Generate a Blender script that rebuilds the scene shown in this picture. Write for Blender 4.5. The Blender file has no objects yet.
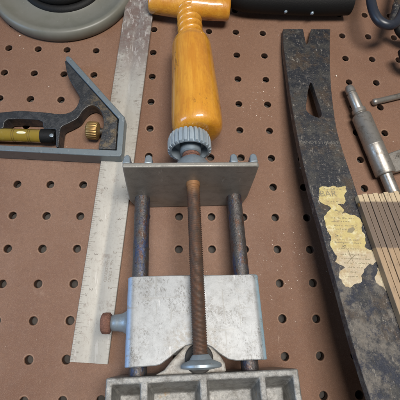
import bpy, bmesh, math, random
from mathutils import Vector, Matrix, noise
random.seed(7)
S = 0.0254                      # every number below is in inches, S turns inches into metres
sc = bpy.context.scene
col = sc.collection

# ------------------------------------------------------------------ camera
F = 348.175                     # focal length in photo pixels (photo 400 x 400)
R = Matrix(((0.9986917442, -0.0048389421, 0.0509056448),
            (0.0098677745, -0.9585631933, -0.2847090294),
            (0.0501739680, 0.2848388825, -0.9572613979)))   # rows: right, down, forward
CAM = Vector((5.098826, -3.562623, 10.434184))
cd = bpy.data.cameras.new("camera"); cam = bpy.data.objects.new("camera", cd); col.objects.link(cam)
m = Matrix((R[0], -R[1], -R[2])).transposed().to_4x4(); m.translation = CAM * S
cam.matrix_world = m
cd.sensor_width = 36; cd.lens = 36 * F / 400; cd.clip_start = 0.01; cd.clip_end = 50
sc.camera = cam
sc.render.resolution_x = 1024; sc.render.resolution_y = 1024
sc.render.engine = 'CYCLES'
sc.view_settings.view_transform = 'Standard'; sc.view_settings.look = 'None'
sc.view_settings.exposure = 0.0; sc.view_settings.gamma = 1.0

# ------------------------------------------------------------------ light
wd = bpy.data.worlds.new("World"); sc.world = wd; wd.use_nodes = True
wb = wd.node_tree.nodes['Background']
wb.inputs[1].default_value = 0.145
# the room: bright on the left and overhead, dim on the near side
_t = wd.node_tree; _c = _t.nodes.new('ShaderNodeTexCoord'); _s = _t.nodes.new('ShaderNodeSeparateXYZ')
_t.links.new(_c.outputs['Generated'], _s.inputs[0])
def _mr(o, a, b, c, d):
    n = _t.nodes.new('ShaderNodeMapRange'); _t.links.new(o, n.inputs[0])
    for i, v in enumerate((a, b, c, d)): n.inputs[i + 1].default_value = v
    return n.outputs[0]
_m = _t.nodes.new('ShaderNodeMix'); _m.data_type = 'RGBA'; _t.links.new(_mr(_s.outputs[0], -.8, .6, 0, 1), _m.inputs[0])
_m.inputs[6].default_value = (.62, .82, 1.15, 1); _m.inputs[7].default_value = (1.0, .92, .82, 1)
_v = _t.nodes.new('ShaderNodeVectorMath'); _v.operation = 'SCALE'
_t.links.new(_m.outputs[2], _v.inputs[0]); _t.links.new(_mr(_s.outputs[1], -.9, .5, .35, 1.25), _v.inputs['Scale'])
_t.links.new(_v.outputs[0], wb.inputs[0])
def area(name, loc, target, sx, sy, power, color):
    l = bpy.data.lights.new(name, 'AREA'); l.shape = 'RECTANGLE'; l.size = sx * S; l.size_y = sy * S
    l.energy = power; l.color = color
    o = bpy.data.objects.new(name, l); col.objects.link(o)
    o.location = Vector(loc) * S
    o.rotation_euler = (Vector(target) - Vector(loc)).to_track_quat('-Z', 'Y').to_euler()
    return o
area("ceiling_lamp", (9.5, -1, 33), (5, -3, 0), 7, 17, 10.2, (1.0, 0.955, 0.90))
area("left_window", (-42, -6, 26), (3, -2, 0), 20, 26, 7.0, (0.42, 0.66, 1.0))

# ------------------------------------------------------------------ helpers
def ray(px, py):
    d = R.transposed() @ Vector(((px - 200) / F, (py - 200) / F, 1.0)); return d.normalized()
def at(px, py, z=0.0):
    d = ray(px, py); return CAM + d * ((z - CAM.z) / d.z)
def on_plane(px, py, p0, n):
    d = ray(px, py); return CAM + d * ((p0 - CAM).dot(n) / d.dot(n))

def link(name, bm, mat, parent=None, base=None, smooth=35, bevel=0, seg=2, recalc=True, sub=0):
    """one mesh object; vertices are given in inches in the parent's frame (or world if base is used)"""
    if recalc: bmesh.ops.recalc_face_normals(bm, faces=bm.faces)
    for f in bm.faces: f.smooth = True
    me = bpy.data.meshes.new(name); 
    off = Vector((0, 0, 0))
    if parent is not None and 'shift' in parent: off = Vector(parent['shift'])
    elif parent is None:
        off = Vector(base) if base is not None else Vector((0, 0, 0))
    for v in bm.verts: v.co = (v.co - off) * S
    bm.to_mesh(me); bm.free()
    if smooth: me.set_sharp_from_angle(angle=math.radians(smooth))
    me.materials.append(mat)
    o = bpy.data.objects.new(name, me); col.objects.link(o)
    if parent is not None: o.parent = parent
    else: o.location = off * S
    if parent is not None: o['shift'] = tuple(off)
    if bevel:
        b = o.modifiers.new("bevel", 'BEVEL'); b.width = bevel * S; b.segments = seg
        b.limit_method = 'ANGLE'; b.angle_limit = math.radians(40); b.harden_normals = False
    if sub:
        b = o.modifiers.new("sub", 'SUBSURF'); b.levels = sub; b.render_levels = sub
    return o
def thing(name, label, cat, loc, mat=None, group=None):
    o = bpy.data.objects.new(name, None); col.objects.link(o)
    o.empty_display_size = 0.01
    if mat is not None: o.matrix_world = mat; o['shift'] = (0, 0, 0)
    else: o.location = Vector(loc) * S; o['shift'] = tuple(loc)
    o['label'] = label; o['category'] = cat
    if group: o['group'] = group
    return o
def tag(o, label, cat, group=None, kind=None):
    o['label'] = label
    if cat: o['category'] = cat
    if group: o['group'] = group
    if kind: o['kind'] = kind

def prism(bm, pts, z0, z1):
    """pts: list of (x, y); z0/z1 numbers or functions of (x, y)"""
    f0 = z0 if callable(z0) else (lambda x, y: z0)
    f1 = z1 if callable(z1) else (lambda x, y: z1)
    a = [bm.verts.new((x, y, f0(x, y))) for x, y in pts]
    b = [bm.verts.new((x, y, f1(x, y))) for x, y in pts]
    n = len(pts)
    bm.faces.new(a[::-1]); bm.faces.new(b)
    for i in range(n): bm.faces.new((a[i], a[(i + 1) % n], b[(i + 1) % n], b[i]))
def box(bm, x0, x1, y0, y1, z0, z1):
    prism(bm, [(x0, y0), (x1, y0), (x1, y1), (x0, y1)], z0, z1)
def frame_of(d):
    d = d.normalized(); a = Vector((0, 0, 1)) if abs(d.z) < .9 else Vector((1, 0, 0))
    u = d.cross(a).normalized(); return u, u.cross(d)
def lathe(bm, o, d, prof, n=48, rf=None, cap=True):
    """prof: (t, r) along d from o; rf(t, r, theta) may change the radius"""
    o = Vector(o); d = Vector(d).normalized(); u, w = frame_of(d)
    rows = []
    for t, r in prof:
        row = []
        for k in range(n):
            th = 2 * math.pi * k / n; rr = rf(t, r, th) if rf else r
            row.append(bm.verts.new(o + d * t + (u * math.cos(th) + w * math.sin(th)) * rr))
        rows.append(row)
    for a, b in zip(rows, rows[1:]):
        for k in range(n): bm.faces.new((a[k], a[(k + 1) % n], b[(k + 1) % n], b[k]))
    if cap:
        bm.faces.new(rows[0][::-1]); bm.faces.new(rows[-1])
def tube(bm, pts, r, n=16):
    pts = [Vector(p) for p in pts]; rows = []
    u = None
    for i, p in enumerate(pts):
        d = (pts[min(i + 1, len(pts) - 1)] - pts[max(i - 1, 0)]).normalized()
        if u is None: u, w = frame_of(d)
        else:
            u = (u - d * u.dot(d)).normalized(); w = u.cross(d)
        rr = r[i] if isinstance(r, (list, tuple)) else r
        rows.append([bm.verts.new(p + (u * math.cos(2 * math.pi * k / n) + w * math.sin(2 * math.pi * k / n)) * rr) for k in range(n)])
    for a, b in zip(rows, rows[1:]):
        for k in range(n): bm.faces.new((a[k], a[(k + 1) % n], b[(k + 1) % n], b[k]))
    bm.faces.new(rows[0][::-1]); bm.faces.new(rows[-1])
def smoothed(pts, n=6, closed=False):
    """Catmull-Rom through the points"""
    P = [Vector(p) for p in pts]; out = []; N = len(P)
    rng = range(N if closed else N - 1)
    for i in rng:
        if closed: a, b, c, d = P[(i - 1) % N], P[i], P[(i + 1) % N], P[(i + 2) % N]
        else: a, b, c, d = P[max(i - 1, 0)], P[i], P[i + 1], P[min(i + 2, N - 1)]
        for k in range(n):
            t = k / n
            out.append(0.5 * ((2 * b) + (c - a) * t + (2 * a - 5 * b + 4 * c - d) * t * t + (3 * b - a - 3 * c + d) * t ** 3))
    if not closed: out.append(P[-1])
    return out
def text_bm(bm, s, size, origin, ux, uy, extr=0.0, lift=0.0):
    """flat letters added to bm: origin, ux (reading direction) and uy (up) in inches"""
    cu = bpy.data.curves.new("t", 'FONT'); cu.body = s; cu.size = size; cu.align_x = 'CENTER'; cu.align_y = 'CENTER'
    cu.resolution_u = 3
    o = bpy.data.objects.new("t", cu); col.objects.link(o)
    dg = bpy.context.evaluated_depsgraph_get(); dg.update()
    me = o.evaluated_get(dg).to_mesh()
    ux = Vector(ux).normalized(); uy = Vector(uy).normalized(); n = ux.cross(uy)
    vs = [bm.verts.new(Vector(origin) + ux * v.co.x + uy * v.co.y + n * lift) for v in me.vertices]
    for p in me.polygons:
        try: bm.faces.new([vs[i] for i in p.vertices])
        except ValueError: pass
    o.evaluated_get(dg).to_mesh_clear(); bpy.data.objects.remove(o); bpy.data.curves.remove(cu)

slope = -.167
P0 = at(306, 30, .22); PN = Vector((0, -slope, 1)).normalized()
def on_plane0(px, py, h=0): return on_plane(px, py, P0 + PN * h, PN)
# ------------------------------------------------------------------ materials
class Mat:
    def __init__(s, name, color=(.5, .5, .5), rough=.5, metal=0., coat=0., spec=.5):
        s.m = bpy.data.materials.new(name); s.m.use_nodes = True; s.t = s.m.node_tree; s.n = s.t.nodes; s.l = s.t.links
        s.b = s.n['Principled BSDF']
        s.b.inputs['Base Color'].default_value = (*color, 1); s.b.inputs['Roughness'].default_value = rough
        s.b.inputs['Metallic'].default_value = metal; s.b.inputs['Coat Weight'].default_value = coat
        s.b.inputs['Specular IOR Level'].default_value = spec; s.b.inputs['Coat Roughness'].default_value = .05
        s.tc = s.n.new('ShaderNodeTexCoord'); s.rgb = s.const(color); s.ro = None; s.me = None; s.h = None
    def spot(s, p, rad, soft=.5):
        """1 inside a ball round p (inches, object space), fading outwards"""
        n = s.n.new('ShaderNodeVectorMath'); n.operation = 'DISTANCE'; s.l.new(s.tc.outputs['Object'], n.inputs[0])
        n.inputs[1].default_value = [v * S for v in p]
        return s.ramp(n.outputs['Value'], rad * S, rad * S * soft)
    def edge(s, radius, lo=.02, hi=.25):
        """1 along worn edges"""
        b = s.n.new('ShaderNodeBevel'); b.samples = 4; b.inputs['Radius'].default_value = radius * S
        g = s.n.new('ShaderNodeNewGeometry'); d = s.n.new('ShaderNodeVectorMath'); d.operation = 'DOT_PRODUCT'
        s.l.new(b.outputs[0], d.inputs[0]); s.l.new(g.outputs['Normal'], d.inputs[1])
        return s.ramp(s.mul(1., d.outputs['Value'], 'SUBTRACT'), lo, hi)
    def holes(s, r0, r1, r2, r3):
        """ring round every hole of the one inch grid"""
        a = s.n.new('ShaderNodeVectorMath'); a.operation = 'ADD'; s.l.new(s.pos(), a.inputs[0]); a.inputs[1].default_value = (.5, .5, .5)
        f = s.n.new('ShaderNodeVectorMath'); f.operation = 'FRACTION'; s.l.new(a.outputs[0], f.inputs[0])
        t = s.n.new('ShaderNodeVectorMath'); t.operation = 'SUBTRACT'; s.l.new(f.outputs[0], t.inputs[0]); t.inputs[1].default_value = (.5, .5, .5)
        m_ = s.n.new('ShaderNodeVectorMath'); m_.operation = 'MULTIPLY'; s.l.new(t.outputs[0], m_.inputs[0]); m_.inputs[1].default_value = (1, 1, 0)
        l_ = s.n.new('ShaderNodeVectorMath'); l_.operation = 'LENGTH'; s.l.new(m_.outputs[0], l_.inputs[0])
        return s.mul(s.ramp(l_.outputs['Value'], r0, r1), s.ramp(l_.outputs['Value'], r3, r2))
    def const(s, c):
        n = s.n.new('ShaderNodeRGB'); n.outputs[0].default_value = (*c, 1); return n.outputs[0]
    def pos(s, sc=(1, 1, 1), rot=(0, 0, 0)):
        n = s.n.new('ShaderNodeMapping'); n.inputs['Scale'].default_value = [v / S for v in sc]; n.inputs['Rotation'].default_value = rot
        s.l.new(s.tc.outputs['Object'], n.inputs['Vector']); return n.outputs[0]
    def noise(s, scale, lo, hi, detail=6, rough=.6, stretch=(1, 1, 1), dist=0., off=0., rot=(0, 0, 0)):
        n = s.n.new('ShaderNodeTexNoise'); n.noise_dimensions = '4D'; n.inputs['W'].default_value = off
        n.inputs['Scale'].default_value = scale; n.inputs['Detail'].default_value = detail
        n.inputs['Roughness'].default_value = rough; n.inputs['Distortion'].default_value = dist
        s.l.new(s.pos(stretch, rot), n.inputs['Vector'])
        return s.ramp(n.outputs['Fac'], lo, hi)
    def vor(s, scale, lo, hi, stretch=(1, 1, 1), rnd=1.):
        n = s.n.new('ShaderNodeTexVoronoi'); n.inputs['Scale'].default_value = scale; n.inputs['Randomness'].default_value = rnd
        s.l.new(s.pos(stretch), n.inputs['Vector'])
        return s.ramp(n.outputs['Distance'], lo, hi)
    def ramp(s, v, lo, hi, a=0., b=1.):
        n = s.n.new('ShaderNodeMapRange'); n.interpolation_type = 'SMOOTHSTEP'
        s.l.new(v, n.inputs[0]); n.inputs[1].default_value = lo; n.inputs[2].default_value = hi
        n.inputs[3].default_value = a; n.inputs[4].default_value = b
        return n.outputs[0]
    def coord(s, axis, lo, hi):
        n = s.n.new('ShaderNodeSeparateXYZ'); s.l.new(s.tc.outputs['Object'], n.inputs[0])
        return s.ramp(n.outputs[axis], lo * S, hi * S)
    def mul(s, a, b, op='MULTIPLY'):
        n = s.n.new('ShaderNodeMath'); n.operation = op
        for i, v in enumerate((a, b)):
            if isinstance(v, (int, float)): n.inputs[i].default_value = v
            else: s.l.new(v, n.inputs[i])
        return n.outputs[0]
    def mix(s, fac, c, amt=1.):
        """blend colour c over the base where fac is 1"""
        n = s.n.new('ShaderNodeMix'); n.data_type = 'RGBA'
        if amt != 1.: fac = s.mul(fac, amt)
        s.l.new(fac, n.inputs[0]); s.l.new(s.rgb, n.inputs[6])
        if isinstance(c, tuple): n.inputs[7].default_value = (*c, 1)
        else: s.l.new(c, n.inputs[7])
        s.rgb = n.outputs[2]; return s
    def _v(s, sock, cur, fac, val):
        n = s.n.new('ShaderNodeMix'); s.l.new(fac, n.inputs[0])
        if cur is None: n.inputs[2].default_value = s.b.inputs[sock].default_value
        else: s.l.new(cur, n.inputs[2])
        n.inputs[3].default_value = val; return n.outputs[0]
    def rough(s, fac, val): s.ro = s._v('Roughness', s.ro, fac, val); return s
    def metal(s, fac, val): s.me = s._v('Metallic', s.me, fac, val); return s
    def bump(s, h, dist=.01, strength=1.):
        n = s.n.new('ShaderNodeBump'); n.inputs['Distance'].default_value = dist * S; n.inputs['Strength'].default_value = strength
        s.l.new(h, n.inputs['Height'])
        if s.h is not None: s.l.new(s.h, n.inputs['Normal'])
        s.h = n.outputs[0]; return s
    def done(s):
        s.l.new(s.rgb, s.b.inputs['Base Color'])
        if s.ro is not None: s.l.new(s.ro, s.b.inputs['Roughness'])
        if s.me is not None: s.l.new(s.me, s.b.inputs['Metallic'])
        if s.h is not None: s.l.new(s.h, s.b.inputs['Normal'])
        return s.m

M = {}
a = Mat("hardboard", (.180, .094, .056), .60, spec=.35)
a.mix(a.noise(.35, .35, .7, 4), (.222, .124, .078), .8)
a.mix(a.noise(.22, .42, .66, 3, off=3), (.150, .072, .041), .85)
a.mix(a.noise(.6, .55, .75, 8, .75, off=103), (.13, .070, .045), .6)
a.mix(a.noise(26, .42, .75, 5, .7), (.13, .068, .045), .65)
a.mix(a.noise(60, .48, .74, 3, .7, off=2), (.42, .29, .22), .6)
a.mix(a.noise(9, .44, .66, 9, .85, off=111), (.125, .068, .044), .55)
a.mix(a.noise(13, .52, .70, 8, .85, off=113), (.34, .22, .155), .45)
a.mix(a.noise(1.5, .58, .70, 9, .8, off=115), (.30, .20, .145), .5)
a.mix(a.noise(2.6, .56, .76, 7, .75, off=5), (.155, .088, .06), .6)
a.mix(a.noise(5, .60, .72, 7, .8, off=15), (.40, .29, .22), .5)
a.mix(a.noise(.8, .60, .72, 7, .75, off=19), (.19, .115, .08), .6)
a.mix(a.noise(1.1, .66, .76, 7, .75, off=9), (.46, .34, .28), .45)
st = a.vor(2.2, .045, .02); a.mix(a.mul(st, a.noise(1, .45, .6, 2, off=4)), (.05, .03, .022), .8)
a.mix(a.mul(a.holes(.12, .135, .142, .165), a.noise(2.2, .40, .62, 6, .75, off=61)), (.34, .22, .15), .55)
a.mix(a.noise(3, .63, .66, 8, .8, (1, .25, 1), rot=(0, 0, .9), off=71), (.36, .25, .18), .5)
a.mix(a.noise(3, .64, .67, 8, .8, (.25, 1, 1), rot=(0, 0, .5), off=73), (.13, .075, .05), .5)
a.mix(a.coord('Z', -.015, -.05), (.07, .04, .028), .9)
a.rough(a.noise(3, .35, .7, 5, off=1), .46)
a.bump(a.noise(34, .2, .8, 5, .7, off=6), .006, .9)
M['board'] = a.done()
a = Mat("dusty_backing", (.035, .030, .026), .9)
a.mix(a.noise(.9, .44, .52, 3, off=8), (.060, .052, .045), .9)
a.mix(a.noise(9, .4, .7, 4), (.05, .042, .036), .5)
M['backing'] = a.done()

a = Mat("varnished_wood", (.52, .225, .016), .38, coat=1.)
a.mix(a.noise(3.0, .35, .72, 6, .6, (1.6, .16, 1.6)), (.62, .31, .035), .7)
a.mix(a.noise(16, .50, .66, 6, .7, (2, .08, 2), off=141), (.36, .135, .012), .5)
a.mix(a.noise(8, .55, .8, 5, .6, (2, .12, 2), off=2), (.33, .11, .010), .65)
a.mix(a.noise(1.6, .45, .62, 6, .7, (1.5, .3, 1.5), off=12), (.42, .15, .010), .6)
a.mix(a.noise(1.2, .58, .78, 5, .7, off=7), (.42, .17, .03), .45)
a.mix(a.noise(7, .70, .76, 4, .7, (1, .5, 1), off=4), (.12, .05, .02), .8)
a.rough(a.noise(5, .4, .7, 5, off=3), .42); a.bump(a.noise(5, .3, .8, 4, .5, (3, .3, 3)), .004, .5)
for p, q in (((-.48, 3.9, .28), .34), ((-.40, 4.4, .35), .2), ((.3, 2.2, .7), .25), ((-.2, 7.4, .4), .3), ((.85, 2.5, .3), .2)):
    a.mix(a.mul(a.spot(p, q * 1.3, .3), a.noise(7, .52, .60, 6, .8, (1.6, .5, 1.6), rot=(0, 0, .4), off=21)), (.07, .035, .015), .85)
a.mix(a.noise(14, .66, .72, 5, .8, (1, .3, 1), rot=(0, 0, .5), off=33), (.20, .08, .012), .7)
a.mix(a.noise(1.1, .50, .66, 8, .8, off=131), (.36, .14, .012), .55)
a.bump(a.noise(2.5, .3, .7, 5, .6, off=133), .012, .5)
M['wood'] = a.done()

a = Mat("galvanised", (.275, .285, .29), .47, 0.22)
a.mix(a.noise(5, .40, .70, 6, .75), (.18, .185, .185), .7)
a.mix(a.noise(24, .58, .66, 6, .8, (1, .45, 1), off=3, rot=(0, 0, .5)), (.055, .05, .045), .75)
a.mix(a.mul(a.noise(1.7, .46, .60, 4, off=63), a.noise(30, .50, .58, 6, .8, (1, .6, 1), off=65)), (.06, .055, .045), .75)
gr = a.noise(2.0, .50, .64, 5, .7, off=6)
a.mix(a.mul(gr, a.noise(22, .44, .58, 5, .7, off=2)), (.12, .11, .095), .6)
a.mix(a.noise(1.6, .60, .75, 5, .7, off=11), (.24, .22, .18), .35)
a.mix(a.noise(6, .66, .70, 3, .5, (1, .22, 1), rot=(0, 0, .7), off=2), (.45, .45, .45), .5)
a.rough(a.noise(6, .4, .65, 5, off=1), .50); a.metal(a.noise(12, .54, .66, 5, off=3), .15)
a.mix(a.coord('X', -1.54, -1.64), (.26, .42, .68), .6); a.mix(a.coord('X', 1.44, 1.56), (.30, .50, .62), .7)  # side shoulders tinted blue: the cool sky reflection is put into the colour
a.mix(a.mul(a.spot((-.1, -4.1, -.35), .85, .35), a.noise(11, .44, .56, 6, .8, off=27)), (.17, .15, .12), .7)
a.mix(a.noise(6, .62, .645, 3, .5, (1.4, .12, 1), rot=(0, 0, -.5), off=51), (.20, .20, .19), .7)
a.mix(a.noise(6, .62, .645, 3, .5, (.12, 1.4, 1), rot=(0, 0, .3), off=53), (.22, .22, .21), .6)
a.bump(a.noise(40, .3, .7, 4, .6), .0012, .4)
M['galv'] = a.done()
a = Mat("cast_alloy", (.25, .25, .24), .42, .55)
a.mix(a.noise(9, .42, .64, 6, .8), (.38, .37, .345), .7)
a.mix(a.noise(4, .44, .64, 7, .8, off=4), (.10, .092, .08), .75)
a.mix(a.noise(3.2, .60, .72, 5, .7, off=12), (.30, .19, .08), .6)
a.mix(a.mul(a.edge(.06), a.noise(6, .35, .6, 5, off=85)), (.50, .49, .46), .7)
a.bump(a.noise(14, .25, .75, 6, .75), .008, .8)
M['cast'] = a.done()
a = Mat('pale_casting', (.33, .315, .285), .6, .1)
a.mix(a.noise(5, .44, .60, 8, .85), (.13, .10, .075), .75)
M['pale_cast'] = a.done()
a = Mat("grey_plate", (.27, .26, .235), .45, .45)
a.mix(a.noise(3, .4, .7, 6, .7), (.17, .165, .148), .7)
a.mix(a.noise(18, .62, .7, 5, .7, (1, 1, .5), off=2), (.40, .37, .32), .5)
a.mix(a.noise(2.2, .62, .75, 6, .7, off=6), (.19, .12, .07), .6)
a.mix(a.edge(.05), (.50, .50, .48), .6)
a.mix(a.noise(5, .62, .645, 4, .6, (1, 1, .2), rot=(0, .5, 0), off=51), (.42, .41, .38), .5)
a.mix(a.noise(5, .62, .645, 4, .6, (.2, 1, 1), rot=(0, .2, 0), off=57), (.14, .13, .12), .5)
a.bump(a.noise(26, .3, .7, 4, .7), .003, .5)
M['plate'] = a.done()
a = Mat("zinc_blue", (.24, .29, .33), .42, .5)
a.mix(a.noise(8, .5, .68, 6, .7), (.20, .21, .21), .6)
a.mix(a.noise(20, .6, .68, 4, .7, off=3), (.65, .67, .68), .5)
M['zinc'] = a.done()
a = Mat('bright_zinc', (.42, .50, .56), .38, .45)
a.mix(a.noise(8, .5, .68, 6, .7), (.26, .30, .33), .6)
a.mix(a.mul(1., a.edge(.05), 'SUBTRACT'), (.28, .33, .37), .4)
M['zinc_bright'] = a.done()
a = Mat("rusty_thread", (.075, .050, .038), .55, .35)
a.mix(a.noise(6, .42, .62, 6, .75), (.135, .062, .033), .75)
a.mix(a.noise(14, .52, .66, 5, .75, off=2), (.09, .065, .05), .8)
a.mix(a.noise(40, .6, .7, 4, .7, off=4), (.30, .24, .19), .7)
a.mix(a.coord('Y', -.45, -.1), (.30, .15, .06), .75)
M['thread'] = a.done()
a = Mat("rust", (.14, .065, .045), .75, .1)
a.mix(a.noise(14, .42, .66, 5, .75), (.25, .12, .08), .75)
a.bump(a.noise(30, .3, .7, 4), .01, 1)
M['rust'] = a.done()
a = Mat("stained_rod", (.095, .088, .085), .36, .7)
a.mix(a.noise(3.4, .50, .62, 7, .8, (1, .28, 1)), (.03, .06, .15), .85)
a.mix(a.noise(6, .50, .62, 6, .75, (1, .5, 1), off=3), (.11, .058, .038), .9)
a.mix(a.noise(14, .60, .66, 6, .8, (1, .25, 1), off=6), (.42, .40, .37), .7)
a.mix(a.noise(12, .56, .64, 5, .75, off=9), (.03, .025, .03), .8)
a.rough(a.noise(7, .4, .65, 5, off=4), .6); a.bump(a.noise(16, .3, .7, 5, .7), .006, .8)
M['rod'] = a.done()
M['dark'] = Mat("recess_dark", (.03, .027, .024), .8).done()  # near-black for recesses, their shade put into the colour
a = Mat("ruler_steel", (.35, .335, .30), .56, .22)
a.mix(a.noise(2.5, .42, .68, 6, .7, (1, .35, 1)), (.30, .285, .255), .7)
a.mix(a.noise(14, .52, .70, 6, .75, off=3), (.22, .20, .17), .6)
up = a.mul(a.coord('Y', 2.2, 4.2), a.noise(2.6, .33, .52, 6, .75, off=2))
a.mix(up, (.12, .075, .066), .88)
up2 = a.mul(a.coord('Y', 1.2, 5.5), a.noise(4.5, .46, .56, 7, .8, off=8))
a.mix(up2, (.20, .18, .165), .8)
up3 = a.mul(a.coord('Y', 2.6, 3.6), a.noise(9, .56, .60, 4, .6, (1.2, .35, 1), rot=(0, 0, .4), off=5))
a.mix(up3, (.40, .37, .35), .7)
a.mix(a.noise(4, .66, .76, 5, .7, off=14), (.28, .12, .07), .55)
a.mix(a.noise(10, .56, .62, 7, .85, (1, .4, 1), off=91), (.22, .20, .17), .55)
a.mix(a.noise(6, .62, .64, 4, .6, (1, .12, 1), rot=(0, 0, .3), off=93), (.45, .43, .40), .5)
a.mix(a.noise(3.2, .54, .64, 8, .8, off=97), (.16, .12, .095), .5)
a.mix(a.noise(1.4, .54, .70, 7, .75, off=95), (.24, .215, .185), .6)
a.rough(up, .6); a.metal(up, .2)
M['ruler'] = a.done()
M['ruler_mark'] = Mat("graduation_ink", (.20, .18, .155), .6, .3).done()
a = Mat("machined_rim", (.17, .205, .225), .42, .5)
a.mix(a.noise(4, .4, .7, 6, .7), (.18, .205, .215), .7)
a.mix(a.noise(16, .6, .7, 5, .7, off=2), (.35, .38, .40), .6)
a.mix(a.noise(3, .62, .74, 6, .75, off=7), (.10, .085, .07), .6)
a.mix(a.mul(a.edge(.03), a.noise(6, .35, .6, 5, off=85)), (.42, .46, .48), .7)
a.mix(a.noise(7, .56, .62, 7, .85, off=121), (.07, .075, .075), .6)
a.mix(a.noise(9, .60, .63, 6, .8, (1, .3, 1), rot=(0, 0, .8), off=123), (.40, .43, .44), .6)
M['rim'] = a.done()
a = Mat("black_casting", (.022, .024, .027), .33, .1, spec=.6)
a.mix(a.mul(a.noise(3.2, .46, .62, 6, .75), a.coord('X', .6, 1.3)), (.13, .095, .052), .8)
a.mix(a.noise(12, .56, .68, 6, .75, off=4), (.045, .047, .05), .45)
a.rough(a.noise(5, .45, .6, 5), .55); a.mix(a.mul(a.edge(.04), a.noise(6, .38, .6, 5, off=85)), (.14, .13, .12), .7)
a.bump(a.noise(18, .3, .7, 4, .6), .006, .7)
M['blackcast'] = a.done()
a = Mat("brass", (.36, .225, .085), .42, .7)
a.mix(a.noise(9, .45, .68, 6, .75), (.20, .12, .045), .8)
M['brass'] = a.done()
a = Mat("vial_acrylic", (.42, .30, .045), .15, coat=.9)
a.mix(a.noise(3, .42, .62, 5, .7, (1, 1, 1)), (.38, .25, .04), .6)
a.mix(a.noise(6, .55, .68, 5, .7, off=3), (.55, .44, .18), .5)
a.b.inputs['Transmission Weight'].default_value = .5
M['vial'] = a.done()
M['bubble'] = Mat('bubble', (.75, .70, .45), .1, coat=1.).done()
M['vial_dark'] = Mat("vial_line", (.11, .07, .015), .4).done()

BY = at(330, 200, 0).y
FY = at(378, 230, 1.0).y
a = Mat("worn_bar", (.018, .020, .026), .38, .2)
a.mix(a.noise(2.2, .45, .60, 7, .78, (1, .8, 1)), (.055, .052, .046), .8)
a.mix(a.noise(1.3, .50, .62, 7, .75, off=11), (.066, .046, .031), .85)
a.mix(a.noise(5.5, .53, .62, 7, .8, off=3), (.115, .105, .092), .6)
a.mix(a.noise(16, .58, .64, 6, .75, off=5), (.30, .26, .22), .7)
a.mix(a.noise(7, .60, .63, 7, .8, (1, .35, 1), rot=(0, 0, .5), off=41), (.34, .31, .26), .75)
a.mix(a.noise(7, .61, .64, 7, .8, (1, .3, 1), rot=(0, 0, -.7), off=43), (.30, .27, .23), .75)
low = a.mul(a.coord('Y', -2.3 - BY, -3.3 - BY), a.noise(1.1, .44, .58, 12, .78, off=24))
a.mix(low, (.175, .155, .130), .85)
a.mix(a.mul(low, a.noise(9, .5, .62, 5, off=4)), (.09, .08, .07), .6)
a.mix(a.mul(a.coord('Y', -2.0 - BY, -3.0 - BY), a.noise(2.3, .49, .57, 10, .82, off=31)), (.018, .022, .036), .9)
a.mix(a.mul(a.edge(.05), a.noise(5, .40, .58, 6, .8, off=81)), (.20, .175, .18), .75)
a.mix(a.mul(a.edge(.12, .01, .2), a.noise(9, .52, .60, 6, .8, off=83)), (.10, .05, .03), .8)
a.rough(low, .7); a.rough(a.noise(4, .4, .65, 5, off=2), .55); a.bump(a.noise(9, .3, .7, 6, .75), .012, .8)
M['bar'] = a.done()
a = Mat("torn_label", (.44, .36, .145), .7)
LY = on_plane0(345, 250).y - BY
a.mix(a.coord('Y', LY + .12, LY - .12), (.40, .33, .23), 1.)
a.mix(a.noise(3.5, .44, .62, 7, .8), (.33, .24, .12), .75)
a.mix(a.noise(5, .50, .62, 7, .8, off=17), (.58, .54, .36), .6)
a.mix(a.noise(9, .58, .66, 6, .75, off=3), (.22, .17, .09), .7)
a.mix(a.noise(3.0, .60, .63, 8, .8, off=8), (.07, .065, .055), .9)
a.bump(a.noise(8, .3, .7, 5), .01, .8)
M['label'] = a.done()
M['print'] = Mat("label_print", (.20, .17, .10), .7).done()
M['emboss'] = Mat("worn_raised_letters", (.16, .15, .135), .5, .4).done()

RY = on_plane0(376, 247, .3).y - FY; RT = on_plane0(357, 197, .3).y - FY
a = Mat("rule_wood", (.30, .205, .12), .6)
a.mix(a.noise(5, .42, .68, 6, .7, (1.5, .25, 1.5)), (.22, .155, .10), .75)
a.mix(a.ramp(a.mul(a.coord('Y', RY - .12, RY + .12), a.mul(a.noise(4, .3, .7, 4), .25), 'ADD'), .45, .75), (.105, .075, .057), .9)
a.mix(a.coord('Y', RT - .14, RT - .07), (.45, .35, .22), .9)
a.mix(a.mul(a.edge(.03, .01, .15), a.noise(5, .30, .5, 4, off=87)), (.38, .28, .18), .7)
a.mix(a.noise(9, .52, .66, 7, .8, (1, .18, 1), off=5), (.07, .052, .04), .7)
M['rulewood'] = a.done()
a = Mat("worn_steel", (.33, .31, .28), .34, .7)
a.mix(a.noise(6, .44, .66, 6, .75), (.22, .20, .18), .7)
a.mix(a.noise(14, .58, .68, 5, .75, off=3), (.10, .068, .042), .85)
a.mix(a.noise(2.2, .50, .62, 8, .8, off=31), (.14, .115, .09), .7)
a.mix(a.noise(24, .62, .70, 5, .75, off=6), (.60, .58, .54), .6)
a.rough(a.noise(6, .4, .65, 5), .5)
M['steel'] = a.done()
a = Mat("grey_green_plastic", (.145, .143, .122), .42)
a.mix(a.noise(1.2, .4, .7, 6, .7), (.115, .116, .092), .7)
a.mix(a.noise(9, .6, .7, 6, .75, off=3), (.24, .24, .20), .5)
a.mix(a.noise(2.4, .62, .74, 6, .75, off=6), (.075, .065, .045), .6)
M['plastic'] = a.done()
a = Mat("black_rubber", (.006, .006, .006), .62, spec=.25)
a.mix(a.noise(16, .56, .7, 5, .75), (.016, .015, .015), .6); a.bump(a.noise(22, .3, .7, 4), .006, .4)
M['rubber'] = a.done()
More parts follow.
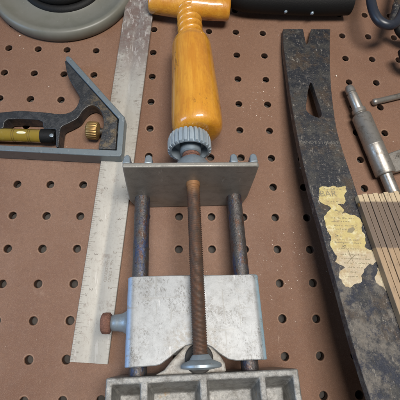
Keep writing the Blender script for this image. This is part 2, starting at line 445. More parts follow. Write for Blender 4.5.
a = Mat("dark_blue_grip", (.017, .021, .031), .36)
a.mix(a.noise(8, .5, .7, 5, .75), (.035, .04, .05), .6)
M['grip'] = a.done()
M['dust'] = Mat("pale_dust", (.70, .64, .56), .8).done()

# ------------------------------------------------------------------ pegboard
TH = .19
bm = bmesh.new()
NS = 24
for i in range(-5, 18):
    for j in range(-12, 12):
        cx, cy = i + random.uniform(-.006, .006), j + random.uniform(-.006, .006)
        r = .116 + random.uniform(-.003, .004)
        rough = [1 + random.uniform(-.03, .03) for _ in range(NS)]
        sq, top, lip, bot = [], [], [], []
        for k in range(NS):
            th = 2 * math.pi * k / NS + math.pi / NS * 0; c, s = math.cos(th), math.sin(th)
            q = .5 / max(abs(c), abs(s))
            sq.append(bm.verts.new((i + c * q, j + s * q, 0)))
            top.append(bm.verts.new((cx + c * (r + .014) * rough[k], cy + s * (r + .014) * rough[k], 0)))
            lip.append(bm.verts.new((cx + c * r * rough[k], cy + s * r * rough[k], -.014)))
            bot.append(bm.verts.new((cx + c * r, cy + s * r, -TH)))
        for k in range(NS):
            k2 = (k + 1) % NS
            bm.faces.new((sq[k], sq[k2], top[k2], top[k])); bm.faces.new((top[k], top[k2], lip[k2], lip[k]))
            bm.faces.new((lip[k], lip[k2], bot[k2], bot[k]))
bmesh.ops.remove_doubles(bm, verts=bm.verts, dist=.0005)
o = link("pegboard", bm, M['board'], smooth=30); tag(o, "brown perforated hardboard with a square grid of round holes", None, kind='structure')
bm = bmesh.new(); box(bm, -6, 18, -13, 12, -TH - .30, -TH - .08)
o = link("backing_surface", bm, M['backing']); tag(o, "dark dusty surface seen through the holes", None, kind='structure')

# ------------------------------------------------------------------ vise with wooden handle
VM = ((0.9994883458, 0.0319815827, 0.0), (-0.0316723636, 0.9898247421, -0.1387221729), (-0.0044365547, 0.1386512107, 0.9903313379))
VO = Vector((5.37584512, -0.45938851, 1.6))
vm = Matrix(VM).transposed().to_4x4(); vm.translation = VO * S
vise = thing("vise", "rusty screw vise with yellow wooden cross handle lying in the middle of the pegboard", "vise", None, mat=vm)
# wooden handle (barrel leans a little to the side of the screw)
A0 = Vector((.20, 1.62, 0)); A1 = Vector((.125, 5.15, -.02)); ad = (A1 - A0).normalized()
bm = bmesh.new()
lathe(bm, A0, ad, [(-.06, .30), (-.06, .50), (-.03, .60), (.03, .67), (.12, .715), (.3, .742), (.6, .745), (1.2, .725), (2.0, .695), (2.8, .67), (3.30, .65), (3.42, .64), (3.46, .615),
                   (3.48, .60), (3.52, .605), (3.57, .59), (3.66, .53), (3.73, .46), (3.80, .42)], 56)
hb = link("handle", bm, M['wood'], vise, smooth=60)
bm = bmesh.new()
prof = []
T = 1.50
for k in range(121):
    t = T * k / 120; prof.append((t, .37))
def spiral(t, r, th):
    ph = (t / .285 + th / (2 * math.pi)) % 1.0
    return r + .19 * (abs(math.sin(math.pi * ph)) ** .8) - .13
lathe(bm, A0 + ad * 3.64, ad, prof, 40, spiral)
link("spiral_neck", bm, M['wood'], vise, smooth=80)
bm = bmesh.new()
bc = Vector((.12, 7.02, 0)); bd = Vector((1, -.12, 0)).normalized()
lathe(bm, bc - bd * 1.42, bd, [(0, .30), (.02, .34), (.08, .375), (.5, .405), (1.0, .43), (1.25, .46), (1.42, .475), (1.6, .46), (1.85, .43), (2.3, .415), (2.78, .39), (2.84, .35), (2.86, .30)], 40)
link("cross_bar", bm, M['wood'], vise, smooth=60)
# serrated collar
bm = bmesh.new()
def gear(t, r, th): return r * (1 + (.03 if math.sin(th * 26) > -.45 else -.12)) if .02 < t < .47 and r > .5 else r
lathe(bm, (-.06, .98, 0), (0, 1, 0), [(.26, .30), (.26, .45), (.0, .51), (.0, .56), (.03, .595), (.30, .60), (.46, .56), (.52, .45), (.52, .2)], 208, gear)
link("serrated_collar", bm, M['zinc_bright'], vise, smooth=30)
bm = bmesh.new(); lathe(bm, (-.03, .90, 0), (0, 1, 0), [(0, .25), (.03, .29), (.20, .30), (.34, .30), (.9, .28)], 36)
link("sleeve", bm, M['zinc'], vise)
bm = bmesh.new(); lathe(bm, (-.02, .5, 0), (0, 1, 0), [(0, .22), (.30, .22), (.31, .245), (.38, .245), (.40, .22), (.45, .22)], 32)
link("neck", bm, M['rust'], vise)
bm = bmesh.new(); lathe(bm, (0, .12, .02), (0, 1, 0), [(0, .56), (.2, .54), (.38, .48), (.52, .38), (.60, .28), (.63, .2)], 36)
link("boss", bm, M['zinc'], vise, smooth=60)
# end plate: outline in x/z, thickness in y
def plate_xz(bm, pts, y0, y1):
    a = [bm.verts.new((x, y0, z)) for x, z in pts]; b = [bm.verts.new((x, y1, z)) for x, z in pts]; n = len(pts)
    bm.faces.new(a); bm.faces.new(b[::-1])
    for i in range(n): bm.faces.new((a[i], b[i], b[(i + 1) % n], a[(i + 1) % n]))
bm = bmesh.new()
plate_xz(bm, [(-1.74, .90), (-1.78, .2), (-1.84, -1.0), (-1.74, -1.45), (-1.60, -1.58), (1.48, -1.58), (1.58, -1.40), (1.645, -1.0), (1.645, .2), (1.635, .82), (1.58, .86)], 0, .13)
ep = link("end_plate", bm, M['plate'], vise, bevel=.035, seg=3)
for x in (-1.66, -1.12, 1.02, 1.52):
    bm = bmesh.new()
    prism(bm, [(x - .10, .132), (x + .10, .132), (x + .085, .36), (x + .02, .43), (x - .07, .38)], -1.2, lambda X, Y: .86 + random.uniform(-.02, .02) - (Y - .132) * .22)
    link("rib", bm, M['zinc'], vise, bevel=.03)
for x0, x1, z in ((-1.44, -1.44, -.90), (1.235, 1.235, -.92)):
    bm = bmesh.new()
    lathe(bm, (x0, .2, z), (0, -1, 0), [(0, .213), (4.9, .213)], 32)
    link("guide_rod", bm, M['rod'], vise)
# lead screw with a real thread
bm = bmesh.new()
prof = [(.0 + 4.32 * k / 690, .158) for k in range(691)]
def thread(t, r, th):
    if t < .12: return .185
    ph = (t / .052 + th / (2 * math.pi)) % 1.0
    return r + .024 * (1 - abs(2 * ph - 1)) - .008
lathe(bm, (0, .02, 0), (.003, -1, 0), prof, 24, thread)
link("lead_screw", bm, M['thread'], vise, smooth=80)
bm = bmesh.new()
lathe(bm, (.02, -4.22, 0), (0, -1, 0), [(0, .18), (.02, .20), (.10, .25), (.17, .42), (.20, .445), (.25, .445), (.27, .40), (.30, .2)], 40)
link("thrust_washer", bm, M['zinc'], vise)
# sliding block: bent sheet with rounded shoulders and an arched notch in its near edge
def notch(x):
    P = [(-1.7, -4.415), (-1.0, -4.405), (-.88, -4.385), (-.70, -4.27), (-.5, -4.13), (-.30, -4.02), (-.1, -3.98), (.12, -3.99), (.30, -4.07), (.50, -4.24), (.66, -4.34), (.85, -4.38), (1.6, -4.385)]
    if x <= P[0][0]: return P[0][1]
    for (xa, ya), (xb, yb) in zip(P, P[1:]):
        if x <= xb: return ya + (yb - ya) * (x - xa) / (xb - xa)
    return P[-1][1]
def shell(off):
    xl, xr, zt, rr = -1.70 + off, 1.585 - off, -.35 - off, .20 - off * .6
    out = [(xl, -1.35)]
    for k in range(9):
        t = math.pi / 2 * k / 8; out.append((xl + rr - rr * math.cos(t), zt - rr + rr * math.sin(t)))
    n = 48
    for k in range(1, n): out.append((xl + rr + (xr - xl - 2 * rr) * k / n, zt))
    for k in range(9):
        t = math.pi / 2 * k / 8; out.append((xr - rr + rr * math.sin(t), zt - rr + rr * math.cos(t)))
    out.append((xr, -1.35)); return out
bm = bmesh.new()
so, si = shell(0), shell(.13)
NY = 12
def grid(prof):
    g = []
    for x, z in prof:
        yb = -2.40 - .02 * math.sin(x * 1.3); yf = notch(x); g.append([bm.verts.new((x, yb + (yf - yb) * k / NY, z)) for k in range(NY + 1)])
    return g
go, gi = grid(so), grid(si)
for g in (go, gi):
    for a_, b_ in zip(g, g[1:]):
        for k in range(NY): bm.faces.new((a_[k], a_[k + 1], b_[k + 1], b_[k]))
for k0 in (0, NY):
    for i in range(len(go) - 1): bm.faces.new((go[i][k0], go[i + 1][k0], gi[i + 1][k0], gi[i][k0]))
for e in (0, -1):
    for k in range(NY): bm.faces.new((go[e][k], go[e][k + 1], gi[e][k + 1], gi[e][k]))
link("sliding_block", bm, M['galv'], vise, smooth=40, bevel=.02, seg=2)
# inner casting visible in the notch
bm = bmesh.new()
pl = [(-1.02, -4.60), (-.80, -4.50), (-.62, -4.30), (-.35, -4.05), (-.28, -3.6), (.30, -3.6), (.36, -4.05), (.50, -4.25), (.60, -4.42), (.62, -4.60)]
prism(bm, pl, -1.1, -.50)
inner = link("inner_casting", bm, M['pale_cast'], vise, bevel=.07, seg=3)
bm = bmesh.new(); lathe(bm, (.0, -4.30, -.47), (0, 0, -1), [(-.03, .20), (-.03, .30), (.0, .33), (.1, .33)], 32)
link("socket_shade_disc", bm, M['dark'], inner)  # raised dark disc; the cavity's shade is in its colour
bm = bmesh.new(); box(bm, -1.45, 1.35, -4.2, -2.6, -1.3, -.62); link("slide_core", bm, M['dark'], vise)
# set screw and its boss
bm = bmesh.new(); lathe(bm, (-2.10, -3.41, -.80), (1, 0, 0), [(0, .17), (.01, .19), (.16, .20), (.28, .22), (.36, .27), (.42, .34)], 32)
ss = link("set_screw_boss", bm, M['zinc'], vise, smooth=60)
bm = bmesh.new(); lathe(bm, (-2.34, -3.41, -.80), (1, 0, 0), [(0, .20), (.03, .245), (.11, .255), (.20, .25), (.235, .2)], 28)
link("set_screw", bm, M['rust'], vise, smooth=60)
# jaw base with open pockets
bm = bmesh.new()
def ground(x, y): return -(1.6 - y * .1387 + .0) / .9903 + .02
yb0, yb1, zt = -6.9, -4.60, -.35
XS = [-2.07, -1.93, -1.31, -1.15, -.01, .155, 1.325, 1.465, 2.09, 2.235]
yf = yb1 - .14                                   # near edge of the far rim
cells = [(XS[1], XS[2]), (XS[3], XS[4]), (XS[5], XS[6]), (XS[7], XS[8])]
def quad(*p): bm.faces.new([bm.verts.new(q) for q in p])
bm = bmesh.new()
xs = XS[:]; ye = yb0 + .14; DR, DZ = .26, -1.15
for x0, x1 in zip(xs, xs[1:]):                   # rims and webs, flat tops
    for a_, b_ in ((yb1, yf), (yf, ye), (ye, yb0)):
        if (x0, x1) in cells and (a_, b_) == (yf, ye): continue
        quad((x0, a_, zt), (x1, a_, zt), (x1, b_, zt), (x0, b_, zt))
for x0, x1 in cells:                             # pockets with drafted walls
    t_ = [(x0, yf, zt), (x1, yf, zt), (x1, ye, zt), (x0, ye, zt)]
    f_ = [(x0 + .07, yf - DR, DZ), (x1 - .07, yf - DR, DZ), (x1 - .07, ye + DR, DZ), (x0 + .07, ye + DR, DZ)]
    for k in range(4): quad(t_[k], t_[(k + 1) % 4], f_[(k + 1) % 4], f_[k])
    quad(*f_)
def side(x0, y0, x1, y1): quad((x0, y0, zt), (x1, y1, zt), (x1, y1, ground(x1, y1)), (x0, y0, ground(x0, y0)))
for x0, x1 in zip(xs, xs[1:]): side(x0, yb1, x1, yb1); side(x0, yb0, x1, yb0)
for X_ in (xs[0], xs[-1]):
    for a_, b_ in ((yb1, yf), (yf, ye), (ye, yb0)): side(X_, a_, X_, b_)
bmesh.ops.remove_doubles(bm, verts=bm.verts, dist=.001)
link("jaw_base", bm, M['cast'], vise, bevel=.04, seg=3, smooth=30)

# ------------------------------------------------------------------ combination square
sq_base = at(60, 150, 0)
square = thing("combination_square", "combination square with black cast head, yellow spirit vial and long stained steel rule", "combination square", tuple(sq_base))
ZT = .62
def A(pts, z): return [(at(x, y, z).x, at(x, y, z).y) for x, y in pts]
rim = [(-24, 144), (98, 149.2), (116.5, 150.2), (118.8, 118.5), (65.5, 59.5), (66, 56.5), (68.3, 55.8), (71, 57.5), (124.6, 117), (125, 119), (122, 154), (120, 156.6), (98, 155.8), (-24, 149.3)]
bm = bmesh.new(); prism(bm, A(rim, ZT), .02, ZT)
rimo = link("head_rim", bm, M['rim'], square, bevel=.022, seg=2)
def cr(pts, n=5): return [(v.x, v.y) for v in smoothed([(p[0], p[1], 0) for p in pts], n)]
web = [(-24, 146.3), (-24, 128), (-16, 118)] + cr([(-10, 113.5), (3, 112), (20, 110.8), (42, 112), (60, 113.8), (70, 112), (76.5, 106.5), (79.5, 97.5), (76, 90), (69.5, 79.5), (66, 68), (64.8, 60.5)]) + \
      [(66.5, 61), (117.6, 119), (115.5, 149.5), (98.5, 149)] + cr([(98.5, 146.6), (100.5, 138), (103.5, 126), (103, 117.5), (100.5, 110.5), (95, 105.6), (89, 106), (83, 110.5), (77.5, 118), (69, 123), (62, 126.5), (60, 132), (58.4, 147)]) + \
      [(56, 147), (55.5, 129)] + [(43.5, 128.6), (42.5, 121.5), (38, 119.6), (20, 118.7), (8, 119.2), (4.5, 121.5), (3.2, 128), (-8, 130), (-9, 146.4)]
ww = []
for p in web:
    if not ww or abs(p[0] - ww[-1][0]) + abs(p[1] - ww[-1][1]) > .6: ww.append(p)
bm = bmesh.new(); prism(bm, A(ww, .52), .06, .52)
link("head_casting", bm, M['blackcast'], square, bevel=.05, seg=3)
# vial
v0, v1 = at(-6, 134.6, .34), at(42.5, 136.2, .34); vd = (v1 - v0)
bm = bmesh.new(); lathe(bm, v0, vd, [(0, .16), (.02, .205), (vd.length - .02, .205), (vd.length, .16)], 28)
vial = link("spirit_vial", bm, M['vial'], square)
for t in (.60, .66, 1.08, 1.14):
    bm = bmesh.new(); lathe(bm, v0 + vd.normalized() * t, vd, [(0, .2), (0, .2075), (.018, .2075), (.018, .2)], 28); link("sight_line", bm, M['vial_dark'], vial)
bm = bmesh.new(); lathe(bm, v0 + vd.normalized() * .76 + Vector((0, 0, .19)), vd, [(0, .01), (.03, .035), (.1, .05), (.2, .05), (.27, .035), (.3, .01)], 16); link("bubble", bm, M['bubble'], vial, smooth=80)
bm = bmesh.new(); e0 = v1; lathe(bm, e0, vd, [(-.03, .20), (-.02, .225), (.30, .225), (.34, .19), (.42, .19)], 24)
link("end_cap", bm, M['rubber'], vial)
bm = bmesh.new(); lathe(bm, at(51.5, 135.5, .56), (0, 0, 1), [(-.02, .06), (.015, .06), (.02, .045)], 16); link("cap_screw", bm, M['zinc'], vial)
# lock bolt and brass nut
n0, n1 = at(86.5, 130, .34), at(120, 133.2, .34); nd = (n1 - n0).normalized()
bm = bmesh.new()
def knurl(t, r, th): return r * (1 + .035 * math.sin(th * 22)) if r > .15 else r
lathe(bm, n0, nd, [(0, .12), (0, .18), (.04, .25), (.08, .275), (.33, .28), (.37, .26), (.40, .17), (.44, .1)], 132, knurl)
link("lock_nut", bm, M['brass'], square)
bm = bmesh.new(); lathe(bm, n0 + nd * .38, nd, [(0, .10), (.62, .10), (.64, .08)], 20); link("lock_bolt", bm, M['blackcast'], square)
# steel rule: blade
def zr(py): return .06 + .22 * (361 - py) / 361
Lb, Lt = at(70, 361.5, zr(361)), at(127.3, -6, zr(-6))
Rb = at(107.2, 363.5, zr(361))
bx = (Rb - Lb); wv = bx.length; bd_ = (Lt - Lb).normalized(); bn = bx.cross(bd_).normalized(); bxn = bd_.cross(bn).normalized()
W = 1.02
def rp(u, t, h=0): return Lb + bxn * (u * W) + bd_ * t + bn * h
bm = bmesh.new()
us = [(0, .03), (.012, .045), (.42, .045), (.45, .036), (.55, .036), (.58, .045), (.988, .045), (1, .03), (1, -.04), (0, -.04)]
ra = [bm.verts.new(rp(u, 0, h)) for u, h in us]; rb = [bm.verts.new(rp(u, 12.35, h)) for u, h in us]
bm.faces.new(ra); bm.faces.new(rb[::-1])
for i in range(len(us)): bm.faces.new((ra[i], rb[i], rb[(i + 1) % len(us)], ra[(i + 1) % len(us)]))
blade = link("blade", bm, M['ruler'], square, smooth=20)
bm = bmesh.new(); hh = .0475
def stroke(u0, u1, t, w=.011):
    vs = [bm.verts.new(rp(u, tt, hh)) for u, tt in ((u0, t - w / 2), (u1, t - w / 2), (u1, t + w / 2), (u0, t + w / 2))]; bm.faces.new(vs)
for k in range(0, 12 * 16):
    t = k / 16
    ln = .19 if k % 16 == 0 else (.14 if k % 8 == 0 else (.11 if k % 4 == 0 else (.085 if k % 2 == 0 else .06)))
    if k: stroke(.012, .012 + ln, t)
    if k % 2 == 0 and k: stroke(.988 - ln * .8, .988, t, .009)
for k in range(1, 12):
    text_bm(bm, str(k), .165, rp(.27, k - .10, hh), -bd_, bxn); text_bm(bm, str(k), .165, rp(.79, k - .02, hh), -bd_, bxn)
for k in range(0, 11):
    for q, s_ in ((.25, "8"), (.5, "16"), (.75, "24")):
        text_bm(bm, s_, .085, rp(.165, k + q, hh), -bd_, bxn)
text_bm(bm, "HARDENED", .12, rp(.62, 2.45, hh), -bd_, bxn); text_bm(bm, "No. 4 GRAD", .12, rp(.74, 2.45, hh), -bd_, bxn)
link("graduations", bm, M['ruler_mark'], blade, smooth=0, recalc=False)

# ------------------------------------------------------------------ pry bar
def pb(x, y, h=0): return on_plane(x, y, P0, PN) + PN * h
Ll = [(283, 29), (283.4, 44), (286, 64), (289.8, 92), (294.5, 120), (299.5, 145), (304.5, 168), (312, 197), (321, 228), (330, 261), (338.5, 290), (353, 343), (370, 397), (381, 428)]
Rr = [(330.5, 29), (330, 45), (330.2, 66), (332, 95), (337, 130), (345, 157), (353, 180), (362, 208), (378, 256), (398, 314), (423, 385), (438, 428)]
nt = [(311.2, 29), (309.4, 36), (308.2, 42), (306.9, 44), (305.8, 42), (304.6, 36), (303.2, 29)]
hole = cr([(310.4, 81.5), (312.6, 84), (316.6, 96), (321.3, 111), (321.3, 115.6), (318.5, 117.4), (311.5, 114.6), (306.8, 110.5), (306.2, 106), (308.3, 90)], 3)
outline = cr(Rr, 3)[::-1] + nt + cr(Ll, 3)
outline = outline[::1]
bm = bmesh.new()
def loop_edges(pts, h):
    vs = [bm.verts.new(pb(x, y, h)) for x, y in pts]
    return vs, [bm.edges.new((vs[i], vs[(i + 1) % len(vs)])) for i in range(len(vs))]
THK = .27
vo_t, e1 = loop_edges(outline, 0); vh_t, e2 = loop_edges(hole, 0)
bmesh.ops.triangle_fill(bm, use_beauty=True, use_dissolve=False, edges=e1 + e2)
vo_b, e3 = loop_edges(outline, -THK); vh_b, e4 = loop_edges(hole, -THK)
bmesh.ops.triangle_fill(bm, use_beauty=True, use_dissolve=False, edges=e3 + e4)
for t_, b_ in ((vo_t, vo_b), (vh_t, vh_b)):
    for i in range(len(t_)):
        j = (i + 1) % len(t_)
        bm.faces.new((t_[i], t_[j], b_[j], b_[i]))
# the hooked end, curving down to rest on the board below the frame
pe, pf = pb(381, 428), pb(438, 428)
rows = []
for k in range(9):
    t = k / 8; an = math.radians(100) * t
    dy = -1.25 * math.sin(an) - .02; dz = -1.3 * (1 - math.cos(an)) + .0
    up = Vector((0, -math.sin(an) * 1, math.cos(an))).normalized()
    row = []
    for p, hh_ in ((pe, 0), (pf, 0), (pf, -THK), (pe, -THK)):
        row.append(bm.verts.new(Vector((p.x, p.y, p.z - .012)) + Vector((0, dy, dz)) + up * hh_))
    rows.append(row)
last = [v + Vector((0, .25, -1.0)) for v in [q.co for q in rows[-1]]]
rows.append([bm.verts.new(Vector((v.x, v.y, max(.02, v.z)))) for v in last])
for a_, b_ in zip(rows, rows[1:]):
    for k in range(4): bm.faces.new((a_[k], a_[(k + 1) % 4], b_[(k + 1) % 4], b_[k]))
bm.faces.new(rows[0][::-1]); bm.faces.new(rows[-1])
bar_base = at(330, 200, 0)
bar = thing("pry_bar", "scuffed dark blue flat pry bar with a torn yellow paper label", "pry bar", tuple(bar_base))
link("bar_body", bm, M['bar'], bar, smooth=35, bevel=.035, seg=2)
lab = [(319, 188), (322, 186.3), (328, 187.5), (333, 185.8), (340, 187), (345.5, 186.5), (346.5, 192), (344, 196), (345.5, 201), (343, 204.5), (336, 204), (341, 207), (344, 210), (342, 213), (348, 214),
       (355, 215.5), (360, 219), (362.5, 224), (361.5, 230), (365, 236), (366, 243), (364.5, 247), (371, 250), (376, 256), (377.5, 261), (373, 265), (369, 264), (364, 269), (361, 276), (362, 281), (355, 284), (350, 288),
       (343, 284), (338.5, 277), (339.5, 272), (345, 268), (340, 265), (335, 262), (337, 256), (333, 251), (330, 244), (331, 238), (327, 231), (325.5, 223), (324, 216), (327, 212), (331, 209), (327, 205), (322, 203), (318.5, 199), (319.5, 194)]
def torn(poly, amp=1.5, it=4):
    P = [Vector((p[0], p[1])) for p in poly]
    for _ in range(it):
        Q = []
        for i, p in enumerate(P):
            q = P[(i + 1) % len(P)]; d = q - p; n = Vector((-d.y, d.x))
            Q += [p, p + d * random.uniform(.4, .6) + n * random.uniform(-.17, .17) * amp]
        P = Q
    return [(p.x, p.y) for p in P]
lr = torn(lab, .9, 2)
bm = bmesh.new()
vt = [bm.verts.new(pb(x, y, .008)) for x, y in lr]; vb = [bm.verts.new(pb(x, y, .0015)) for x, y in lr]
bm.faces.new(vt); bm.faces.new(vb[::-1])
for i in range(len(lr)): bm.faces.new((vt[i], vt[(i + 1) % len(lr)], vb[(i + 1) % len(lr)], vb[i]))
for scrap in ([(377, 268), (383, 271), (386, 278), (391, 285), (392.5, 291), (388, 293), (383, 287), (378, 284), (374.5, 277)],):
    sv = torn(scrap, 1.2, 2); vt = [bm.verts.new(pb(x, y, .006)) for x, y in sv]; vb = [bm.verts.new(pb(x, y, .001)) for x, y in sv]
    bm.faces.new(vt); bm.faces.new(vb[::-1])
    for i in range(len(sv)): bm.faces.new((vt[i], vt[(i + 1) % len(sv)], vb[(i + 1) % len(sv)], vb[i]))
lb = link("paper_label", bm, M['label'], bar)
tu = (pb(345, 196) - pb(322, 196)).normalized(); tv = PN.cross(tu)
bm = bmesh.new(); text_bm(bm, "BAR", .27, pb(328, 194, .0105), tu, tv)
def inkline(x0, x1, y, hgt=.042):
    """one row of worn print too small to read: short strokes in word-like clusters"""
    x = x0
    while x < x1:
        for _ in range(random.randint(2, 7)):
            if x > x1: break
            if random.random() < .8:
                a_ = pb(x, y + (x - x0) * .035, .0105); h_ = hgt * random.choice((.6, .6, .65, 1.)); w_ = random.uniform(.006, .012)
                bm.faces.new([bm.verts.new(p) for p in (a_, a_ + tu * w_, a_ + tu * w_ + tv * h_, a_ + tv * h_)])
                if random.random() < .5:
                    b_ = a_ + tv * h_ * random.choice((0, .45, .85)); bm.faces.new([bm.verts.new(p) for p in (b_, b_ + tu * .02, b_ + tu * .02 + tv * .008, b_ + tv * .008)])
            x += random.uniform(.55, .8)
        x += random.uniform(.5, .9)
for x0, x1, y in ((322, 341, 189.5), (327, 341, 202), (334, 342, 211.5), (330, 354, 218.5), (331, 350, 221.8), (334, 357, 226), (333, 346, 229.5), (334, 362, 240.0), (334, 362, 243), (339, 360, 249), (340, 366, 255), (341, 370, 259), (344, 371, 263.5), (348, 362, 268), (347, 359, 272.5), (345, 358, 277)):
    inkline(x0, x1, y)
for (x0, y0, x1, y1) in ((347.5, 249.5, 353.5, 263), (355, 255, 348, 262)):
    a_, b_ = pb(x0, y0, .011), pb(x1, y1, .011); d_ = (b_ - a_).normalized(); n_ = PN.cross(d_) * .011
    bm.faces.new([bm.verts.new(p) for p in (a_ - n_, b_ - n_ * .4, b_ + n_ * .4, a_ + n_)])
ms = [(348, 229), (353, 227), (355, 229.5), (352, 233), (347, 232.5)]
bm.faces.new([bm.verts.new(pb(x, y, .0107)) for x, y in ms])
link("label_print", bm, M['print'], lb, smooth=0, recalc=False)
bm = bmesh.new(); text_bm(bm, "HANDY STANLEY", .155, pb(319, 142.5, .003), tu, tv); link("stamped_name", bm, M['emboss'], bar, smooth=0, recalc=False)

# ------------------------------------------------------------------ folding rule
fb = at(378, 230, 1.0)
fold = thing("folding_rule", "closed wooden folding rule standing on edge across the pry bar", "folding rule", tuple(fb))
q0, q1 = on_plane0(358, 196, .22), on_plane0(399.8, 314.5, .22)     # top left edge of the first stick
fd = (q1 - q0).normalized(); fs = fd.cross(PN).normalized()
if fs.x < 0: fs = -fs
pitch = .152
for k in range(11):
    o0 = q0 + fs * (k * pitch) - fd * (.02 + (.03 if k % 2 else 0) + random.uniform(0, .015)) + PN * random.uniform(-.012, .012)
    ln = 5.6; tw = .134
    bm = bmesh.new()
    c = [o0, o0 + fs * tw, o0 + fs * tw - PN * .205, o0 - PN * .205]
    n_ = 14; rws = []
    for i in range(n_ + 1): rws.append([bm.verts.new(p + fd * (ln * i / n_)) for p in c])
    for a_, b_ in zip(rws, rws[1:]):
        for i in range(4): bm.faces.new((a_[i], a_[(i + 1) % 4], b_[(i + 1) % 4], b_[i]))
    bm.faces.new(rws[0]); bm.faces.new(rws[-1][::-1])
    link("stick", bm, M['rulewood'], fold, bevel=.01, seg=2)
for q in (.22, 5.2):
    bm = bmesh.new(); lathe(bm, q0 + fd * q - PN * .11 - fs * .012, fs, [(0, .04), (.01, .06), (pitch * 11 + .01, .06), (pitch * 11 + .03, .04)], 20)
    link("rivet_or_glint", bm, M['brass'], fold)

# ------------------------------------------------------------------ stepped steel tool
t0, t1 = at(349.6, 89, .36), at(385.5, 174, .36); td = (t1 - t0).normalized(); LT = (t1 - t0).length
tool = thing("stepped_tool", "worn steel cylindrical tool with stepped nose and flat side arm", "hand tool", (t0.x, t0.y, 0))
bm = bmesh.new(); lathe(bm, t0, td, [(-.13, .05), (-.11, .10), (-.05, .135), (.03, .155), (.14, .165), (.17, .135), (.21, .135), (.24, .165), (.80, .172), (.86, .15)], 32)
link("nose", bm, M['steel'], tool, smooth=35)
bm = bmesh.new(); lathe(bm, t0 + td * .80, td, [(0, .17), (.02, .22), (.15, .225), (.18, .19), (.24, .19)], 32)
link("collar", bm, M['steel'], tool)
bm = bmesh.new(); lathe(bm, t0 + td * 1.0, td, [(0, .20), (.04, .27), (.10, .30), (1.15, .305), (1.16, .312), (1.20, .312), (1.21, .305), (LT - 1.02, .31), (LT - .98, .29), (LT - .97, .2)], 48)
link("barrel", bm, M['steel'], tool)
bm = bmesh.new(); lathe(bm, t0 + td * (LT - .05), td, [(0, .19), (1.9, .19), (1.95, .15)], 32); link("shaft", bm, M['steel'], tool)
bm = bmesh.new(); prism(bm, A([(384, 155.5), (391, 152.2), (418, 143), (424, 164), (398, 171.5), (391.5, 172.5)], .50), .30, .50)
arm = link("side_arm", bm, M['steel'], tool, bevel=.03)
bm = bmesh.new(); text_bm(bm, "E1 80", .17, at(400.5, 155.5, .504), at(410, 152, .5) - at(400, 155.5, .5), (.3, 1, 0)); link("engraving", bm, M['dark'], arm, smooth=0, recalc=False)
# rod
r0, r1 = at(372.5, 102.5, .14), at(440, 86.5, .14); rd = r1 - r0
bm = bmesh.new(); lathe(bm, r0, rd, [(0, .05), (.015, .09), (.05, .115), (.12, .12), (.16, .105), (rd.length, .10)], 28)
o = link("steel_rod", bm, M['steel'], base=(r0.x, r0.y, 0)); tag(o, "thin grey steel rod with rounded tip above the stepped tool", "rod")

# ------------------------------------------------------------------ round plastic ring, upper left
rc = at(62, 0, .5) + Vector((-.16, 1.24, 0)); rc.z = 0
ring = thing("plastic_ring", "grey green round plastic dish rim cut by the top left corner", "plastic ring", tuple(rc))
RO = (rc.y - at(62, 39.5, .2).y)
prof = [(RO - .35, .02), (RO - .05, .02), (RO + .0, .12), (RO, .30), (RO - .06, .42), (RO - .16, .46), (RO - .27, .42), (RO - .38, .34), (RO - .6, .26), (RO - .9, .24), (RO - 1.08, .27), (RO - 1.16, .33), (RO - 1.22, .33), (RO - 1.26, .25), (RO - 1.26, .02)]
bm = bmesh.new(); N = 96; rws = []
for r, z in prof: rws.append([bm.verts.new((rc.x + r * math.cos(2 * math.pi * k / N), rc.y + r * math.sin(2 * math.pi * k / N), z)) for k in range(N)])
for i in range(len(rws)):
    a_, b_ = rws[i], rws[(i + 1) % len(rws)]
    for k in range(N): bm.faces.new((a_[k], a_[(k + 1) % N], b_[(k + 1) % N], b_[k]))
link("rim", bm, M['plastic'], ring, smooth=60)
bm = bmesh.new(); lathe(bm, at(68.5, 29, .36) - Vector((0, 0, .08)), (0, 0, 1), [(0, .045), (.05, .045)], 16); link("pin_hole_shade_disc", bm, M['dark'], ring)  # flat dark disc, the shade of a small hole put into its colour
bm = bmesh.new()
for q, (r, z) in enumerate(((1.40, .2), (1.0, .2), (1.2, .48), (.6, .2))):  # black loops put in to fill the inside of the ring
    pts = [Vector((rc.x + r * math.cos(t * math.pi / 32), rc.y + r * math.sin(t * math.pi / 32), z)) for t in range(65)]
    tube(bm, pts, .19, 14)
o = link("filler_coil", bm, M['rubber'], base=tuple(rc)); tag(o, "added black loops filling the inside of the grey green ring", "filler")

# ------------------------------------------------------------------ black grip along the top edge
bm = bmesh.new()
g = [at(229, -4, .75), at(250, 1, .72), at(290, 3.5, .70), at(320, 4.5, .68), at(352, 4, .7)]
for v in g: v.y += .25
tube(bm, smoothed(g, 6), [.30 + .17 * math.sin(math.pi * min(1, (i + 1) / 6.) / 2) for i in range(25)], 28)
for v in bm.verts: v.co.z = .14 + (v.co.z - .25) * 1.0 if v.co.z > .25 else .14
gb = g[2].copy(); gb.z = 0
grip = thing("black_grip", "black rubber covered grip with two added glint studs at the top edge", "tool grip", tuple(gb))
link("grip_body", bm, M['rubber'], grip, smooth=60)
for x, y in ((286, 11.5), (312.5, 13)):  # small metal studs added in place of two glints on the glossy body
    bm = bmesh.new(); lathe(bm, at(x, y, .58), (0, -.6, .8), [(-.12, .055), (0.0, .055), (.02, .04), (.03, .01)], 16); link("rivet_or_glint", bm, M['zinc'], grip)

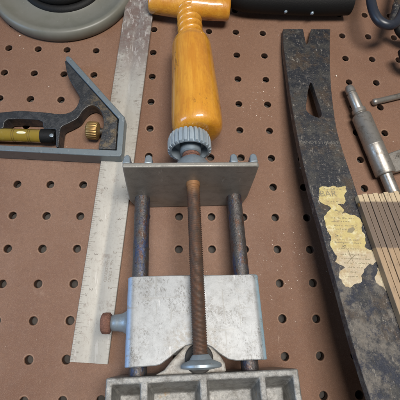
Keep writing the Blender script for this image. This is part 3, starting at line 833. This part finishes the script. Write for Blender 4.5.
# ------------------------------------------------------------------ loop handle, upper right
hb_ = at(385, 10, 0)
loop = thing("loop_handle", "dark blue plastic coated loop handle hanging over the top right corner", "tool handle", tuple(hb_))
pts = [at(x, y, z) for x, y, z in ((383, -45, 1.0), (374, -28, 1.15), (370.5, -8, 1.25), (372.5, 8, 1.3), (378, 19.5, 1.3), (387, 25, 1.3), (396, 23, 1.25), (403, 12, 1.2), (407, -8, 1.15), (403, -30, 1.05), (394, -44, 1.0))]
sp = smoothed(pts, 8)
bm = bmesh.new(); tube(bm, sp, .155, 20); link("loop", bm, M['grip'], loop, smooth=60)
pts = [at(x, y, z) for x, y, z in ((392, 24, .95), (396, 12, 1.0), (400, -4, .95), (403, -22, .9))]
bm = bmesh.new(); tube(bm, smoothed(pts, 5), .17, 20)
for v in bm.verts: v.co += Vector((noise.noise(v.co * 9), noise.noise(v.co * 9 + Vector((5, 5, 5))), 0)) * .04
link("textured_strap", bm, M['zinc'] if False else M['bar'], loop, smooth=60)
pts = [at(x, y, z) for x, y, z in ((397, 27, .7), (402, 33, .62), (412, 38, .5), (430, 44, .28))]
bm = bmesh.new(); tube(bm, smoothed(pts, 5), [.12 + .01 * i for i in range(16)], 18); link("lower_arm", bm, M['rubber'], loop, smooth=60)
pts = [at(x, y, z) for x, y, z in ((404, 50, .75), (408, 60, .7), (420, 66, .5), (440, 68, .24))]
bm = bmesh.new(); tube(bm, smoothed(pts, 5), .2, 18)
o = link("black_lever", bm, M['rubber'], base=(at(404, 56, 0).x, at(404, 56, 0).y, 0), smooth=60); tag(o, "black lever end just reaching in at the right edge", "lever")

# ------------------------------------------------------------------ dust and chips on the board
bm = bmesh.new()
def chip(x, y, s):
    n = random.choice((4, 5, 5, 6)); ph = random.random() * 6
    el = random.uniform(.5, 1); vs = []
    ix, iy = round(x), round(y)
    if (x - ix) ** 2 + (y - iy) ** 2 < .15 ** 2: return
    for k in range(n):
        t = ph + 2 * math.pi * k / n; rr = s * random.uniform(.6, 1.1)
        vs.append(bm.verts.new((x + math.cos(t) * rr, y + math.sin(t) * rr * el, .004 + random.uniform(0, s * .6))))
    bm.faces.new(vs)
for k in range(120):
    p = at(random.gauss(283, 20), random.gauss(255, 40)); chip(p.x, p.y, random.choice((.006, .008, .01, .013)))
for k in range(45):
    p = at(random.gauss(258, 8), random.gauss(100, 12)); chip(p.x, p.y, random.choice((.007, .01, .015)))
for k in range(70):
    p = at(random.uniform(0, 400), random.uniform(0, 400)); chip(p.x, p.y, random.choice((.006, .008, .012, .018)))
for x, y, s in ((20, 36, .035), (49, 87, .02), (300, 168, .03), (262, 100, .02), (336, 76, .05)):
    p = at(x, y); chip(p.x, p.y, s)
o = link("dust_specks", bm, M['dust'], smooth=0); tag(o, "scattered pale dust and chips on the pegboard", None, kind='stuff')

for o in list(bpy.data.objects):
    if 'shift' in o: del o['shift']
